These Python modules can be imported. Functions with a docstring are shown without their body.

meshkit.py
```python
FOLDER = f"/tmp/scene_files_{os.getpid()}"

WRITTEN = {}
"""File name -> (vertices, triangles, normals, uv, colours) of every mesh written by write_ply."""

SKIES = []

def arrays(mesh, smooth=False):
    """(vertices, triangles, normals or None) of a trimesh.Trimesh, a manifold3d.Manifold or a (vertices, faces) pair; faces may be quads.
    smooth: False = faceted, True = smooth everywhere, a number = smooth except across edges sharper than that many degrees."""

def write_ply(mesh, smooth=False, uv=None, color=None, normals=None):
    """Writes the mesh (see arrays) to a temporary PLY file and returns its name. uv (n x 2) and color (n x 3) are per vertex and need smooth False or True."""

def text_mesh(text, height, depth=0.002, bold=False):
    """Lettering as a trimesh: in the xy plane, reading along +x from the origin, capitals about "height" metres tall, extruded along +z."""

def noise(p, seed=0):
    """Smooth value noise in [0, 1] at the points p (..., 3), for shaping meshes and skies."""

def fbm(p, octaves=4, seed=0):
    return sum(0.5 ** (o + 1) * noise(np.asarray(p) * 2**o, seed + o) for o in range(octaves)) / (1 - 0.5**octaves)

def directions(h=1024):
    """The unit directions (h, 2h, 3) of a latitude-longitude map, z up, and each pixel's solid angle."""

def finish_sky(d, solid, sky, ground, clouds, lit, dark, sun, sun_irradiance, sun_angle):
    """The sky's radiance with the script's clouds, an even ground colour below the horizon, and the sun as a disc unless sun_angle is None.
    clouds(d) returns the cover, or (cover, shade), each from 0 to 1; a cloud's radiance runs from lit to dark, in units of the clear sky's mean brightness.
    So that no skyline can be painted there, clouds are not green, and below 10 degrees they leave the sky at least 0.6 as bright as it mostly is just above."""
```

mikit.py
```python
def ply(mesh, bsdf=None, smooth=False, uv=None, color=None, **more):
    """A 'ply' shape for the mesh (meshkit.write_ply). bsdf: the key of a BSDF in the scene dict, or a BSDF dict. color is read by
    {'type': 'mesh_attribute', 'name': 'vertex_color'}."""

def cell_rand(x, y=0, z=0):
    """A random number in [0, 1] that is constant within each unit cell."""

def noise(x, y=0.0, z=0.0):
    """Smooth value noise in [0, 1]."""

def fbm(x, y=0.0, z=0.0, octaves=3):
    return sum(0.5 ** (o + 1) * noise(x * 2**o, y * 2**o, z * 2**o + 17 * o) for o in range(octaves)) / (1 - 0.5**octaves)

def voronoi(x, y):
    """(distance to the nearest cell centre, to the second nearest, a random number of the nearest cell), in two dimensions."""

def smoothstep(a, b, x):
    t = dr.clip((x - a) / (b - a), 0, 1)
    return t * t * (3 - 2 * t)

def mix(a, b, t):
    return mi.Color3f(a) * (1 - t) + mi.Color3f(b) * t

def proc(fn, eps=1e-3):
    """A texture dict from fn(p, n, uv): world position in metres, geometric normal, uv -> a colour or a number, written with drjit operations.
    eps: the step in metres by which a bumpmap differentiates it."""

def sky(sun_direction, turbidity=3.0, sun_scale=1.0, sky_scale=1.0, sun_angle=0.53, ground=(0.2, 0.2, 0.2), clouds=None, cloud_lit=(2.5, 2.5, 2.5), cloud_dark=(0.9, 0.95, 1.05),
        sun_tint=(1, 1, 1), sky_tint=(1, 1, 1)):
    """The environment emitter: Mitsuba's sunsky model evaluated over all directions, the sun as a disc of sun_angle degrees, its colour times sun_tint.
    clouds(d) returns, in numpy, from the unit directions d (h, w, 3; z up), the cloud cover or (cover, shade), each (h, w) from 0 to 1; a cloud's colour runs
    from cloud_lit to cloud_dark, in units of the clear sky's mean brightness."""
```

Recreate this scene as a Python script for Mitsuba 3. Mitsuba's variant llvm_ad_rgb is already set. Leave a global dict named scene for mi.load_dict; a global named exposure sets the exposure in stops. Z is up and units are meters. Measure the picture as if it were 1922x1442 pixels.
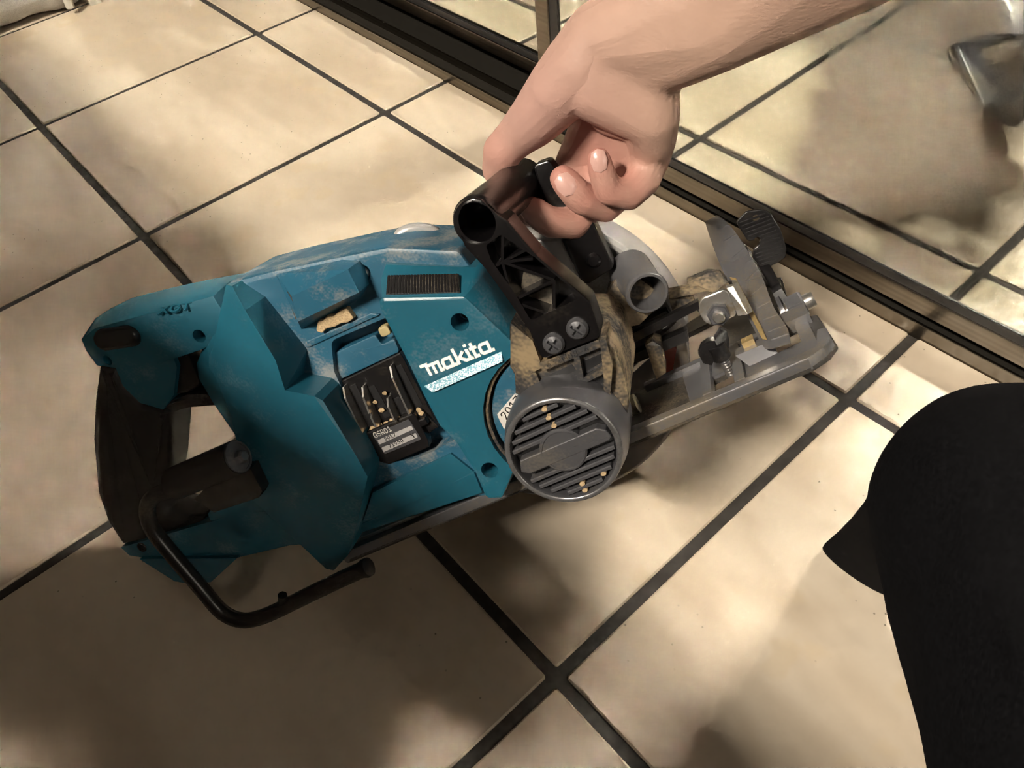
import math, numpy as np, trimesh, shapely, mapbox_earcut as earcut
import manifold3d as m3
from manifold3d import Manifold, CrossSection
import drjit as dr
import mitsuba as mi
import mikit
from mikit import noise, fbm, voronoi, smoothstep, mix, cell_rand
import meshkit

scene, labels = {}, {}
T4 = mi.ScalarTransform4f
# ------------------------------------------------------------------ camera (calibrated on the 33 cm tile grid), lamps, exposure
CAM_C = np.array([1.13166771, -0.43894197, 0.51377456])
CAM_R = np.array([[0.66077676, 0.74625196, -0.08051141], [0.53987825, -0.54706014, -0.63973172], [-0.52144564, 0.3792535, -0.76436983]])
FOC = 1450.0
scene['camera'] = {'type': 'perspective', 'fov_axis': 'x', 'fov': math.degrees(2 * math.atan(961 / FOC)), 'near_clip': 0.01, 'far_clip': 50.0,
                   'to_world': T4().look_at(origin=CAM_C.tolist(), target=(CAM_C + CAM_R[2]).tolist(), up=(-CAM_R[1]).tolist())}
exposure = 8.28
LAMP_A = dict(center=[1.12, -1.93, 2.20], aim=[.9, -.3, 0], size=[.54, .13], L=[1.68, 1.51, 1.27])      # long ceiling light of the hallway; the mirrors double it
LAMP_B = dict(center=[4.3, -0.25, 2.15], aim=[.9, -.2, 0], size=[.26, .26], L=[0.16, 0.144, 0.122])      # second light further down the hallway

# ------------------------------------------------------------------ helpers
def taken(base):
    if base not in USED:
        USED[base] = 0
        return base
    USED[base] += 1
    return f'{base}_{USED[base]:03d}'
USED = {}

def obj(name, mesh, mat, parent=None, smooth=30, label=None, category=None, group=None, kind=None, **kw):
    key = taken((parent + '__' if parent else '') + name)
    scene[key] = mikit.ply(mesh, mat, smooth=smooth, **kw)
    tag(key, label, category, group, kind)
    return key

def tag(key, label=None, category=None, group=None, kind=None):
    d = {k: v for k, v in dict(label=label, category=category, group=group, kind=kind).items() if v}
    if d: labels[key] = d

def thing(name, label, category=None, group=None, kind=None):
    key = taken(name)
    tag(key, label, category, group, kind)
    return key

def tm(m):
    if isinstance(m, Manifold):
        k = m.to_mesh()
        return trimesh.Trimesh(np.array(k.vert_properties[:, :3]), np.array(k.tri_verts), process=False)
    return m
def mf(t):
    return Manifold(m3.Mesh(np.asarray(t.vertices, np.float32), np.asarray(t.faces, np.uint32)))
def cat(*ms): return trimesh.util.concatenate([tm(m) for m in ms])
def box(x0, x1, y0, y1, z0, z1):
    return trimesh.creation.box(bounds=[[x0, y0, z0], [x1, y1, z1]])

def ring_xy(poly):
    p = np.asarray(poly, float)
    if (np.roll(p[:, 0], -1) * p[:, 1] - p[:, 0] * np.roll(p[:, 1], -1)).sum() > 0: p = p[::-1]
    return p
def rounded(poly, r, seg=4):
    """The polygon with its corners rounded to radius r (where the edges are long enough)."""
    p = ring_xy(poly); out = []; n = len(p)
    rr = np.broadcast_to(np.asarray(r, float), (n,)) if np.ndim(r) == 0 else np.asarray(r, float)
    for i in range(n):
        a, b, c = p[i - 1], p[i], p[(i + 1) % n]
        u, v = a - b, c - b; lu, lv = np.linalg.norm(u), np.linalg.norm(v)
        if lu < 1e-9 or lv < 1e-9: continue
        u, v = u / lu, v / lv
        ang = math.acos(np.clip(u @ v, -1, 1))
        if ang > 3.0 or rr[i] <= 0: out.append(b); continue
        d = min(rr[i] / math.tan(ang / 2), .45 * lu, .45 * lv)
        p0, p1 = b + u * d, b + v * d
        for t in np.linspace(0, 1, seg + 1): out.append((1 - t) ** 2 * p0 + 2 * t * (1 - t) * b + t * t * p1)
    return np.array(out)
def inset(p, d):
    a, c = np.roll(p, 1, 0), np.roll(p, -1, 0)
    e0 = (p - a) / np.maximum(np.linalg.norm(p - a, axis=1, keepdims=True), 1e-12); e1 = (c - p) / np.maximum(np.linalg.norm(c - p, axis=1, keepdims=True), 1e-12)
    n0, n1 = np.c_[-e0[:, 1], e0[:, 0]], np.c_[-e1[:, 1], e1[:, 0]]
    m = n0 + n1; l = (m * m).sum(1, keepdims=True)
    m = np.where(l > .3, 2 * m / np.maximum(l, 1e-9), n0)
    return p + m * d
def loft(poly, prof):
    """Solid from a CCW outline: prof = [(z, inset), ...] from back to front."""
    p = ring_xy(poly)
    rings = [np.c_[inset(p, d), np.full(len(p), z)] for z, d in prof]
    n, k = len(p), len(prof); v = np.vstack(rings); f = []
    i = np.arange(n); j = (i + 1) % n
    for s in range(k - 1):
        a, b = s * n, (s + 1) * n
        f += [np.c_[a + i, a + j, b + j], np.c_[a + i, b + j, b + i]]
    tri = earcut.triangulate_float64(p, np.array([n], np.uint32)).reshape(-1, 3).astype(int)
    q = p[tri]; area = np.cross(q[:, 1] - q[:, 0], q[:, 2] - q[:, 0]) if False else ((q[:, 1, 0] - q[:, 0, 0]) * (q[:, 2, 1] - q[:, 0, 1]) - (q[:, 1, 1] - q[:, 0, 1]) * (q[:, 2, 0] - q[:, 0, 0]))
    tri[area < 0] = tri[area < 0][:, ::-1]
    f += [tri[:, ::-1], tri + (k - 1) * n]
    return trimesh.Trimesh(v, np.vstack(f), process=False)
def bevel_prof(z0, z1, b=.0015, back=True):
    c = [(0, 1), (.3, .3), (1, 0)]
    pr = [(z0 + b * q, b * w) for w, q in [(1, 0), (.3, .3), (0, 1)]] if back else [(z0, 0)]
    return pr + [(z1 - b * (1 - q), b * q * q) for q in (0, .5, 1)] if False else pr + [(z1 - b, 0), (z1 - .3 * b, .3 * b), (z1, b)]
def slab(poly, z0, z1, b=.0015, r=.002, back=True):
    return loft(rounded(poly, r) if r else poly, bevel_prof(z0, z1, b, back))
def hull(pts): return tm(Manifold.hull_points(np.asarray(pts, float)))
def cyl(p0, p1, r, r1=None, seg=32):
    p0, p1 = np.asarray(p0, float), np.asarray(p1, float); d = p1 - p0; h = np.linalg.norm(d)
    m = tm(Manifold.cylinder(h, r, r if r1 is None else r1, seg))
    A = np.eye(4); A[:3, :3] = frame(d / h); A[:3, 3] = p0
    m.apply_transform(A); return m
def frame(z):
    x = np.cross([0, 0, 1.0] if abs(z[2]) < .9 else [1.0, 0, 0], z); x /= np.linalg.norm(x)
    return np.c_[x, np.cross(z, x), z]
def lathe(prof, p0, axis, seg=48):
    """prof [(r, h), ...] revolved about axis from p0."""
    m = trimesh.creation.revolve(np.asarray(prof, float), sections=seg)
    A = np.eye(4); A[:3, :3] = frame(np.asarray(axis, float) / np.linalg.norm(axis)); A[:3, 3] = p0
    m.apply_transform(A)
    if m.volume < 0: m.invert()
    return m
def tube(path, r, seg=14, cap=True, closed=False):
    path = np.asarray(path, float); k = len(path); rr = np.broadcast_to(np.asarray(r, float), (k,))
    tg = np.gradient(path, axis=0); tg /= np.linalg.norm(tg, axis=1, keepdims=True)
    x = frame(tg[0])[:, 0]; rings = []
    ang = np.arange(seg) * 2 * np.pi / seg
    for i in range(k):
        x = x - tg[i] * (x @ tg[i]); x /= np.linalg.norm(x); y = np.cross(tg[i], x)
        rings.append(path[i] + rr[i] * (np.cos(ang)[:, None] * x + np.sin(ang)[:, None] * y))
    v = np.vstack(rings + [path[:1], path[-1:]]); f = []
    i = np.arange(seg); j = (i + 1) % seg
    for s in range(k - 1):
        a, b = s * seg, (s + 1) * seg
        f += [np.c_[a + i, a + j, b + j], np.c_[a + i, b + j, b + i]]
    f += [np.c_[j, i, np.full(seg, k * seg)], np.c_[(k - 1) * seg + i, (k - 1) * seg + j, np.full(seg, k * seg + 1)]]
    return trimesh.Trimesh(v, np.vstack(f), process=False)
def spline(pts, n=40):
    from scipy.interpolate import splprep, splev
    pts = np.asarray(pts, float)
    tck, _ = splprep(pts.T, s=0, k=min(3, len(pts) - 1))
    return np.array(splev(np.linspace(0, 1, n), tck)).T

# a photograph pixel becomes a point on a real plane of the place
def ray(u, v):
    r = CAM_R.T @ np.array([(u - 961) / FOC, (v - 721) / FOC, 1.0]); return r / np.linalg.norm(r)
def on_plane(u, v, P0, nrm):
    r = ray(u, v); return CAM_C + r * ((P0 - CAM_C) @ nrm / (r @ nrm))
def at_dist(u, v, d): return CAM_C + ray(u, v) * d

# the saw's own frame: origin at the front corner of the base, x along the base, y up from it, z towards the viewer's side
S_O = np.array([1.02655911, -0.15176384, 0.1974189])
S_X, S_Y, S_N = np.array([0.52821189, 0.71188559, 0.46282945]), np.array([-0.6355656, -0.02998121, 0.77146452]), np.array([0.56307066, -0.70165522, 0.43661356])
S_M = np.c_[S_X, S_Y, S_N]
SAW = np.eye(4); SAW[:3, :3] = S_M; SAW[:3, 3] = S_O
def L(pts, n):
    """Pixels on the plane z = n of the saw's frame, as its (x, y)."""
    pts = np.atleast_2d(pts).astype(float)
    return np.array([(S_M.T @ (on_plane(u, v, S_O + S_N * n, S_N) - S_O))[:2] for u, v in pts])
def L3(*q):
    """(u, v, n) triples to points of the saw's frame."""
    return np.array([[*L([(u, v)], n)[0], n] for u, v, n in q])
def W3(*q): return L3(*q) @ S_M.T + S_O
def saw(name, mesh, mat, parent, smooth=30, label=None, **kw):
    m = cat(*mesh) if isinstance(mesh, (list, tuple)) else tm(mesh).copy()
    m.apply_transform(SAW)
    return obj(name, m, mat, parent, smooth, label, **kw)
def cut(a, *bs):
    a = a if isinstance(a, Manifold) else mf(a)
    for b in bs: a = a - (b if isinstance(b, Manifold) else mf(b))
    return tm(a)

def union(*ms):
    o = ms[0] if isinstance(ms[0], Manifold) else mf(ms[0])
    for q in ms[1:]: o = o + (q if isinstance(q, Manifold) else mf(q))
    return o

# ------------------------------------------------------------------ materials
def mat(name, color, rough=.5, metal=0.0, spec=.5, coat=0.0, bump=None, sheen=0.0, **kw):
    c = mikit.proc(color) if callable(color) else {'type': 'rgb', 'value': list(color)}
    r = mikit.proc(rough) if callable(rough) else float(rough)
    b = {'type': 'principled', 'base_color': c, 'roughness': r, 'metallic': float(metal), 'specular': float(spec), **kw}
    if coat: b.update(clearcoat=float(coat), clearcoat_gloss=.9)
    if sheen: b.update(sheen=float(sheen))
    if bump: b = {'type': 'bumpmap', 'nested_texture': mikit.proc(bump[0], eps=bump[2] if len(bump) > 2 else 3e-4), 'scale': float(bump[1]), 'bsdf': b}
    scene[name] = {'type': 'twosided', 'bsdf': b}
    return name
def dusty(base, dust, scale=60., lo=.45, hi=.7, amt=.8, fine=900.):
    def f(p, n, uv):
        a = fbm(p.x * scale, p.y * scale, p.z * scale, 4); g = noise(p.x * fine, p.y * fine, p.z * fine)
        return mix(base, dust, smoothstep(lo, hi, a + .25 * (g - .5)) * amt)
    return f
DUST = (.42, .33, .21)
def tile_col(p, n, uv):
    i, j = dr.floor(p.x / .33), dr.floor(p.y / .33); r = cell_rand(i, j, 3)
    x, y = p.x + 7.3 * r, p.y + 3.1 * r
    a = fbm(x * 7 + 2 * fbm(x * 3, y * 9), y * 16, r * 9, 4); b = fbm(x * 40, y * 40, 0, 3)
    c = mix((.50, .415, .315), (.62, .535, .425), smoothstep(.3, .7, a))
    c = mix(c, (.55, .44, .29), smoothstep(.56, .74, b) * .35 * smoothstep(.45, .7, fbm(x * 5, y * 5, 4)))
    sp = voronoi(x * 170, y * 170)
    return mix(c, (.10, .08, .05), smoothstep(.16, .06, sp[0]) * smoothstep(.955, .975, sp[2]) * smoothstep(.5, .66, fbm(x * 11, y * 11, 8)) * .8)
def tile_bump(p, n, uv): return fbm(p.x * 75, p.y * 75, 0, 3)
def tile_rough(p, n, uv): return .22 + .22 * fbm(p.x * 30, p.y * 30, 3, 3)
mat('m_tile', tile_col, tile_rough, spec=.5, bump=(tile_bump, .0010, 8e-4))
mat('m_grout', lambda p, n, uv: mix((.018, .015, .013), (.045, .04, .035), fbm(p.x * 130, p.y * 130, 0, 3)), .85)
mat('m_wall', (.05, .042, .034), .9)
mat('m_ceiling', (.08, .07, .06), .9)
mat('m_cabinet', (.05, .035, .025), .5)
scene['m_mirror'] = {'type': 'twosided', 'bsdf': {'type': 'conductor', 'material': 'none', 'specular_reflectance': {'type': 'rgb', 'value': [.86, .88, .84]}}}
mat('m_bronze', lambda p, n, uv: mix((.16, .14, .115), (.24, .215, .18), noise(p.x * 3, p.y * 400, p.z * 400)), .25, metal=1.0)
mat('m_gasket', (.012, .012, .013), .35)
mat('m_track', (.02, .018, .015), .45)
# ------------------------------------------------------------------ the setting
T = .33
obj('floor', box(-1.7, 5.1, -2.75, .25, -.03, -.0022), 'm_grout', smooth=False, kind='structure', label='dark grey grout bed under the beige tiles')
def tile_mesh(x0, x1, y0, y1):
    p = rounded([(x0, y0), (x1, y0), (x1, y1), (x0, y1)], .0015, 1)
    return loft(p, [(-.02, 0), (-.0012, 0), (0, .0012)])
G = .0045
for i in range(-5, 15):
    for j in range(-8, 1):
        obj('tile', tile_mesh(i * T + G, (i + 1) * T - G, j * T + G, (j + 1) * T - G if j < 0 else .099), 'm_tile', 'floor', smooth=False)
obj('wall_back', box(-1.7, 5.1, -2.85, -2.75, 0, 2.5), 'm_wall', smooth=False, kind='structure')
obj('wall_left', box(-1.8, -1.7, -2.85, .3, 0, 2.5), 'm_wall', smooth=False, kind='structure')
obj('wall_right', box(5.1, 5.2, -2.85, .3, 0, 2.5), 'm_wall', smooth=False, kind='structure')
obj('ceiling', box(-1.8, 5.2, -2.85, .3, 2.5, 2.6), 'm_ceiling', smooth=False, kind='structure')
# sliding wardrobe doors: near door on the right, far door behind it on the left
tr = thing('trim_1', 'bronze and black sliding door track along the tiles', kind='structure')
obj('front_lip', loft(rounded([(.099, -.005), (.1025, -.005), (.1025, .0135), (.099, .0135)], .0008, 2), [(-1.7, 0), (5.1, 0)]).apply_transform(np.array([[0, 0, 1, 0], [1, 0, 0, 0], [0, 1, 0, 0], [0, 0, 0, 1.]])), 'm_bronze', tr, label='thin bronze kick strip of the track')
obj('channel', box(-1.7, 5.1, .1025, .2, -.005, .0015), 'm_track', tr, smooth=False, label='black channel the doors slide in')
obj('divider', box(-1.7, 5.1, .1295, .1315, .001, .0118), 'm_bronze', tr, smooth=False, label='thin rail between the two channels')
def door(key, x0, x1, y, z0, zr, zm, stile):
    d = thing(key, None, kind='structure')
    pr = rounded([(y - .003, z0), (y + .018, z0), (y + .018, zr), (y - .003, zr)], .0012, 2)
    M = np.array([[0, 0, 1, 0], [1, 0, 0, 0], [0, 1, 0, 0], [0, 0, 0, 1.]])
    obj('bottom_rail', loft(pr, [(x0, 0), (x1, 0)]).apply_transform(M), 'm_bronze', d, label='satin bronze bottom rail')
    gk = rounded([(y - .002, zr), (y + .014, zr), (y + .014, zm), (y - .002, zm)], .001, 2)
    obj('gasket', loft(gk, [(x0 + .02, 0), (x1, 0)]).apply_transform(M), 'm_gasket', d, label='black rubber seal under the mirror')
    obj('mirror', box(x0 + .02, x1, y, y + .006, zm - .004, 2.3), 'm_mirror', d, smooth=False, label='clear mirror panel')
    if stile:
        st = rounded([(x0, y - .004), (x0 + .021, y - .004), (x0 + .021, y + .018), (x0, y + .018)], .003, 3)
        obj('stile', loft(st, [(z0, 0), (2.3, 0)]), 'm_bronze', d, label='upright bronze edge profile')
        sg = [(x0 + .021, y - .002), (x0 + .033, y - .002), (x0 + .033, y + .01), (x0 + .021, y + .01)]
        obj('side_gasket', loft(sg, [(zm, 0), (2.3, 0)]), 'm_gasket', d, label='black upright seal beside the stile')
    return d
d1 = door('door_1', .511, 3.0, .106, .0205, .0385, .0475, True)
tag(d1, 'near mirrored sliding door in bronze frame', kind='structure')
d2 = door('door_2', -1.7, .62, .156, .0265, .0435, .0525, False)
tag(d2, 'far mirrored sliding door set further back', kind='structure')
obj('wall_front', box(-1.8, 5.2, .2, .3, 0, 2.5), 'm_wall', smooth=False, kind='structure')
obj('trim_2', box(-1.7, 5.1, .09, .2, 2.3, 2.5), 'm_wall', smooth=False, kind='structure')
for k, lp in enumerate((LAMP_A, LAMP_B)):
    sp = thing('ceiling_light', ['long flat ceiling light behind the photographer, tilted towards the saw', 'square ceiling light further down the hallway'][k], 'lamp')
    c0 = np.array(lp['center']); ax = np.array(lp['aim']) - c0; ax /= np.linalg.norm(ax)
    ex = np.array([1.0, 0, 0]) if k == 0 else np.array([0, 1.0, 0]); ex = ex - ax * (ex @ ax); ex /= np.linalg.norm(ex); A = np.eye(4); A[:3, :3] = np.c_[ex, np.cross(ax, ex), ax]; A[:3, 3] = c0
    w_, h_ = lp['size'][0] / 2, lp['size'][1] / 2
    bar = union(box(-w_ - .012, w_ + .012, -h_ - .012, h_ + .012, -.05, -.004)).translate([0, 0, 0]) + sum((mf(box(*b)) for b in ((-w_ - .012, -w_ - .002, -h_ - .012, h_ + .012, -.01, .012), (w_ + .002, w_ + .012, -h_ - .012, h_ + .012, -.01, .012), (-w_ - .012, w_ + .012, -h_ - .012, -h_ - .002, -.01, .012), (-w_ - .012, w_ + .012, h_ + .002, h_ + .012, -.01, .012))), Manifold())
    obj('housing', tm(bar).apply_transform(A), 'm_gasket', sp, smooth=False)
    obj('stem', cyl(c0 - ax * .045, [*(c0 - ax * .045)[:2], 2.5], .012), 'm_gasket', sp)
    key = taken(sp + '__panel')
    scene[key] = {**mikit.ply(box(-w_, w_, -h_, h_, -.004, 0).apply_transform(A), 'm_gasket'), 'emitter': {'type': 'area', 'radiance': {'type': 'rgb', 'value': lp['L']}}}
cab = thing('low_cabinet', 'long low brown cabinet along the wall opposite the mirrored doors', 'cabinet')
obj('body', box(-1.6, 2.9, -1.17, -.815, .06, .70), 'm_cabinet', cab, smooth=False)
obj('top_board', box(-1.62, 2.92, -1.19, -.80, .70, .725), 'm_cabinet', cab, smooth=False)
obj('plinth', box(-1.58, 2.88, -1.15, -.85, 0, .06), 'm_cabinet', cab, smooth=False)
for k in range(9):
    dd = obj('door', box(-1.595 + k * .5, -1.105 + k * .5, -.815, -.797, .07, .692), 'm_cabinet', cab, smooth=False)
    obj('handle', cyl((-1.14 + k * .5, -.795, .4), (-1.14 + k * .5, -.795, .5), .006, seg=12), 'm_bronze', dd)
# ------------------------------------------------------------------ the circular saw
TEAL = (.009, .080, .122)
mat('m_teal', dusty(TEAL, (.17, .20, .22), 45, .56, .95, .35), .36, spec=.5, bump=(lambda p, n, uv: noise(p.x * 2500, p.y * 2500, p.z * 2500), .00006))
mat('m_teal_dusty', dusty((.014, .080, .135), (.22, .215, .20), 70, .42, .85, .7), .45, bump=(lambda p, n, uv: noise(p.x * 2500, p.y * 2500, p.z * 2500), .00008))
mat('m_black', dusty((.006, .0055, .006), (.05, .042, .03), 55, .55, .95, .4), .3)
mat('m_gloss', dusty((.0045, .004, .0045), (.04, .034, .025), 55, .6, .98, .3), .24)
mat('m_rubber', dusty((.006, .0055, .006), (.02, .017, .014), 40, .6, .9, .4), .5)
mat('m_pocket', dusty((.008, .0075, .0075), (.085, .068, .045), 60, .40, .8, .8), .6)
mat('m_housing', dusty((.020, .020, .022), (.25, .185, .105), 48, .33, .80, .85, 700.), .55)
mat('m_cap', dusty((.075, .075, .082), (.16, .14, .11), 40, .55, .9, .5), .32, metal=.35)
mat('m_rim', dusty((.20, .20, .21), (.10, .09, .08), 90, .4, .8, .6), .3, metal=.7)
mat('m_alu', dusty((.50, .49, .48), (.24, .21, .16), 30, .5, .9, .6), .38, metal=.5)
mat('m_base', dusty((.13, .13, .14), (.20, .165, .115), 45, .40, .85, .7), .38, metal=.45)
mat('m_plate', dusty((.028, .026, .024), (.12, .09, .055), 30, .45, .85, .7), .55)
mat('m_steel', dusty((.62, .60, .57), (.45, .35, .2), 110, .5, .8, .7), .25, metal=.9)
mat('m_brass', dusty((.45, .32, .14), (.3, .24, .15), 90, .4, .8, .6), .4, metal=.6)
mat('m_sawdust', lambda p, n, uv: mix((.28, .20, .105), (.52, .385, .23), noise(p.x * 1500, p.y * 1500, p.z * 1500)), .95)
mat('m_white', (.82, .80, .76), .5)
mat('m_sparkle', lambda p, n, uv: mix((.10, .24, .31), (.62, .72, .77), smoothstep(.35, .8, noise(p.x * 1700, p.y * 1700, p.z * 1700))), .4, metal=.3)
mat('m_pad', (.36, .30, .15), .7)
mat('m_red', (.16, .022, .012), .6)
mat('m_label', (.32, .31, .31), .5)
mat('m_print', (.50, .48, .45), .6)

S = thing('circular_saw', 'dusty teal cordless circular saw held above the tiles by its front handle', 'circular saw')
def hb(front, back, add=()):
    """Convex block: front points (u, v, n) and the same outline carried back to n = back."""
    f = L3(*front); b = f.copy(); b[:, 2] = back
    return Manifold.hull_points(np.vstack([f, b] + ([L3(*add)] if len(add) else [])))
def circle3(q):
    a = np.c_[2 * (q[1:] - q[0])]; b = (q[1:] ** 2).sum(1) - (q[0] ** 2).sum(); c = np.linalg.solve(a, b); return c, np.linalg.norm(q[0] - c)
def ps(pts, n1, n0, b=.0012, r=.002, back=True): return slab(L(pts, n1), n0, n1, b, r, back)
def pin(u, v, n1, n0, rpx):
    c = L([(u, v)], n1)[0]; r = np.linalg.norm(L([(u + rpx, v)], n1)[0] - c)
    return c, r
def pcyl(u, v, n1, n0, r, seg=32):
    c = L([(u, v)], n1)[0]
    return cyl([*c, n0], [*c, n1], r, seg=seg)
def flat_text(txt, h, p0, p1, n, depth=.0004, bold=False, fit=True):
    """Lettering on the plane n of the saw: reads from pixel p0 to pixel p1 (baseline)."""
    m = meshkit.text_mesh(txt, h, depth, bold)
    a, b = L([p0, p1], n); d = b - a; w = m.bounds[1, 0]
    s = np.linalg.norm(d) / w if fit else 1; t = math.atan2(d[1], d[0])
    m.apply_scale([s, 1 if not fit else 1, 1])
    A = np.eye(4); A[:2, :2] = [[math.cos(t), -math.sin(t)], [math.sin(t), math.cos(t)]]; A[:3, 3] = [*a, n]
    m.apply_transform(A); return m
def hole(u, v, n, z0, r): c = L([(u, v)], n)[0]; return cyl([*c, z0], [*c, .05], r, seg=32)
def screw(u, v, n, r, parent, h=.0025, matl='m_cap', label=None):
    c = np.array([*L([(u, v)], n)[0], n])
    head = lathe([(0, 0), (r, 0), (r, h * .35), (r * .8, h * .8), (r * .4, h), (0, h)], c, [0, 0, 1], 24)
    k = r * .62; w = r * .13
    cr = cat(box(-k, k, -w, w, 0, .01), box(-w, w, -k, k, 0, .01)); 
    A = np.eye(4); A[:3, :3] = trimesh.transformations.rotation_matrix(.5, [0, 0, 1])[:3, :3]; A[:3, 3] = c + [0, 0, h * .45]
    cr = union(box(-k, k, -w, w, 0, .01), box(-w, w, -k, k, 0, .01)); cr = tm(cr); cr.apply_transform(A)
    return saw('screw', cut(head, cr), matl, parent, label=label)

# --- blade guards, blade (furthest from the viewer)
GC, GR = np.array([-.1745, .0435]), .1068
def arc_pts(c, r, a0, a1, k=40): return np.array([c + r * np.array([math.cos(t), math.sin(t)]) for t in np.radians(np.linspace(a0, a1, k))])
upper = np.vstack([arc_pts(GC, GR, -8, 196), [GC + [-.06, -.02], GC + [.06, -.03]]])
ug = loft(upper, [(-.118, .004), (-.114, .001), (-.110, 0), (-.078, 0), (-.074, .0012), (-.0725, .004), (-.0735, .0065), (-.077, .008), (-.080, .014), (-.081, .02)])
U = saw('upper_guard', ug, 'm_alu', S, 40, label='silver cast upper blade guard')
saw('boss_pad', ps([(985, 452), (1052, 445), (1096, 535), (1130, 600), (1010, 640), (975, 560)], -.073, -.084, .002, .004), 'm_alu', U)
lower = np.vstack([arc_pts(GC, GR - .004, 172, 352), [GC + [.05, .01], GC + [-.05, .01]]])
saw('lower_guard', loft(lower, [(-.112, .003), (-.108, 0), (-.085, 0), (-.082, .001), (-.0805, .004)]), 'm_base', S, 40, label='dark grey swinging lower guard under the base')
teeth = []
for k in range(24):
    a = 2 * math.pi * k / 24
    for da, rr in ((0, .092), (.16, .092), (.20, .086), (.245, .087)): teeth.append(GC + (rr + .0005) * np.array([math.cos(a + da), math.sin(a + da)]))
saw('blade', loft(np.array(teeth), [(-.0975, 0), (-.0955, 0)]), 'm_steel', S, 20, label='toothed steel saw blade inside the guards')

# --- base
bx0 = -.336
base_out = [(0.004, -.014), (.002, -.066), (-.012, -.070), (-.008, -.160), (-.016, -.168), (-.045, -.168), (-.16, -.125), (-.26, -.115), (bx0, -.055), (bx0, -.001), (bx0 + .004, 0), (-.012, 0), (-.002, -.005)]
def plan(pts, y0, y1, b=.0008, r=.003, holes=()):
    """Plate in the base's plane: pts (x, n), from height y0 to y1."""
    p = np.array([(x, -n) for x, n in pts])
    m = slab(p, y0, y1, b, r)
    for h in holes: m = cut(m, slab(np.array([(x, -n) for x, n in h]), y0 - .02, y1 + .02, 0.0002, .001))
    A = np.array([[1, 0, 0, 0], [0, 0, 1, 0], [0, -1, 0, 0], [0, 0, 0, 1.]])
    return m.apply_transform(A)
window = [(-.055, -.066), (-.055, -.135), (-.27, -.112), (-.27, -.07)]
slot = [(-.066, -.035), (-.0485, -.0385), (-.0475, -.016), (-.0655, -.013)]
slot2 = [(-.030, -.030), (-.012, -.032), (-.012, -.058), (-.030, -.056)]
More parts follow.
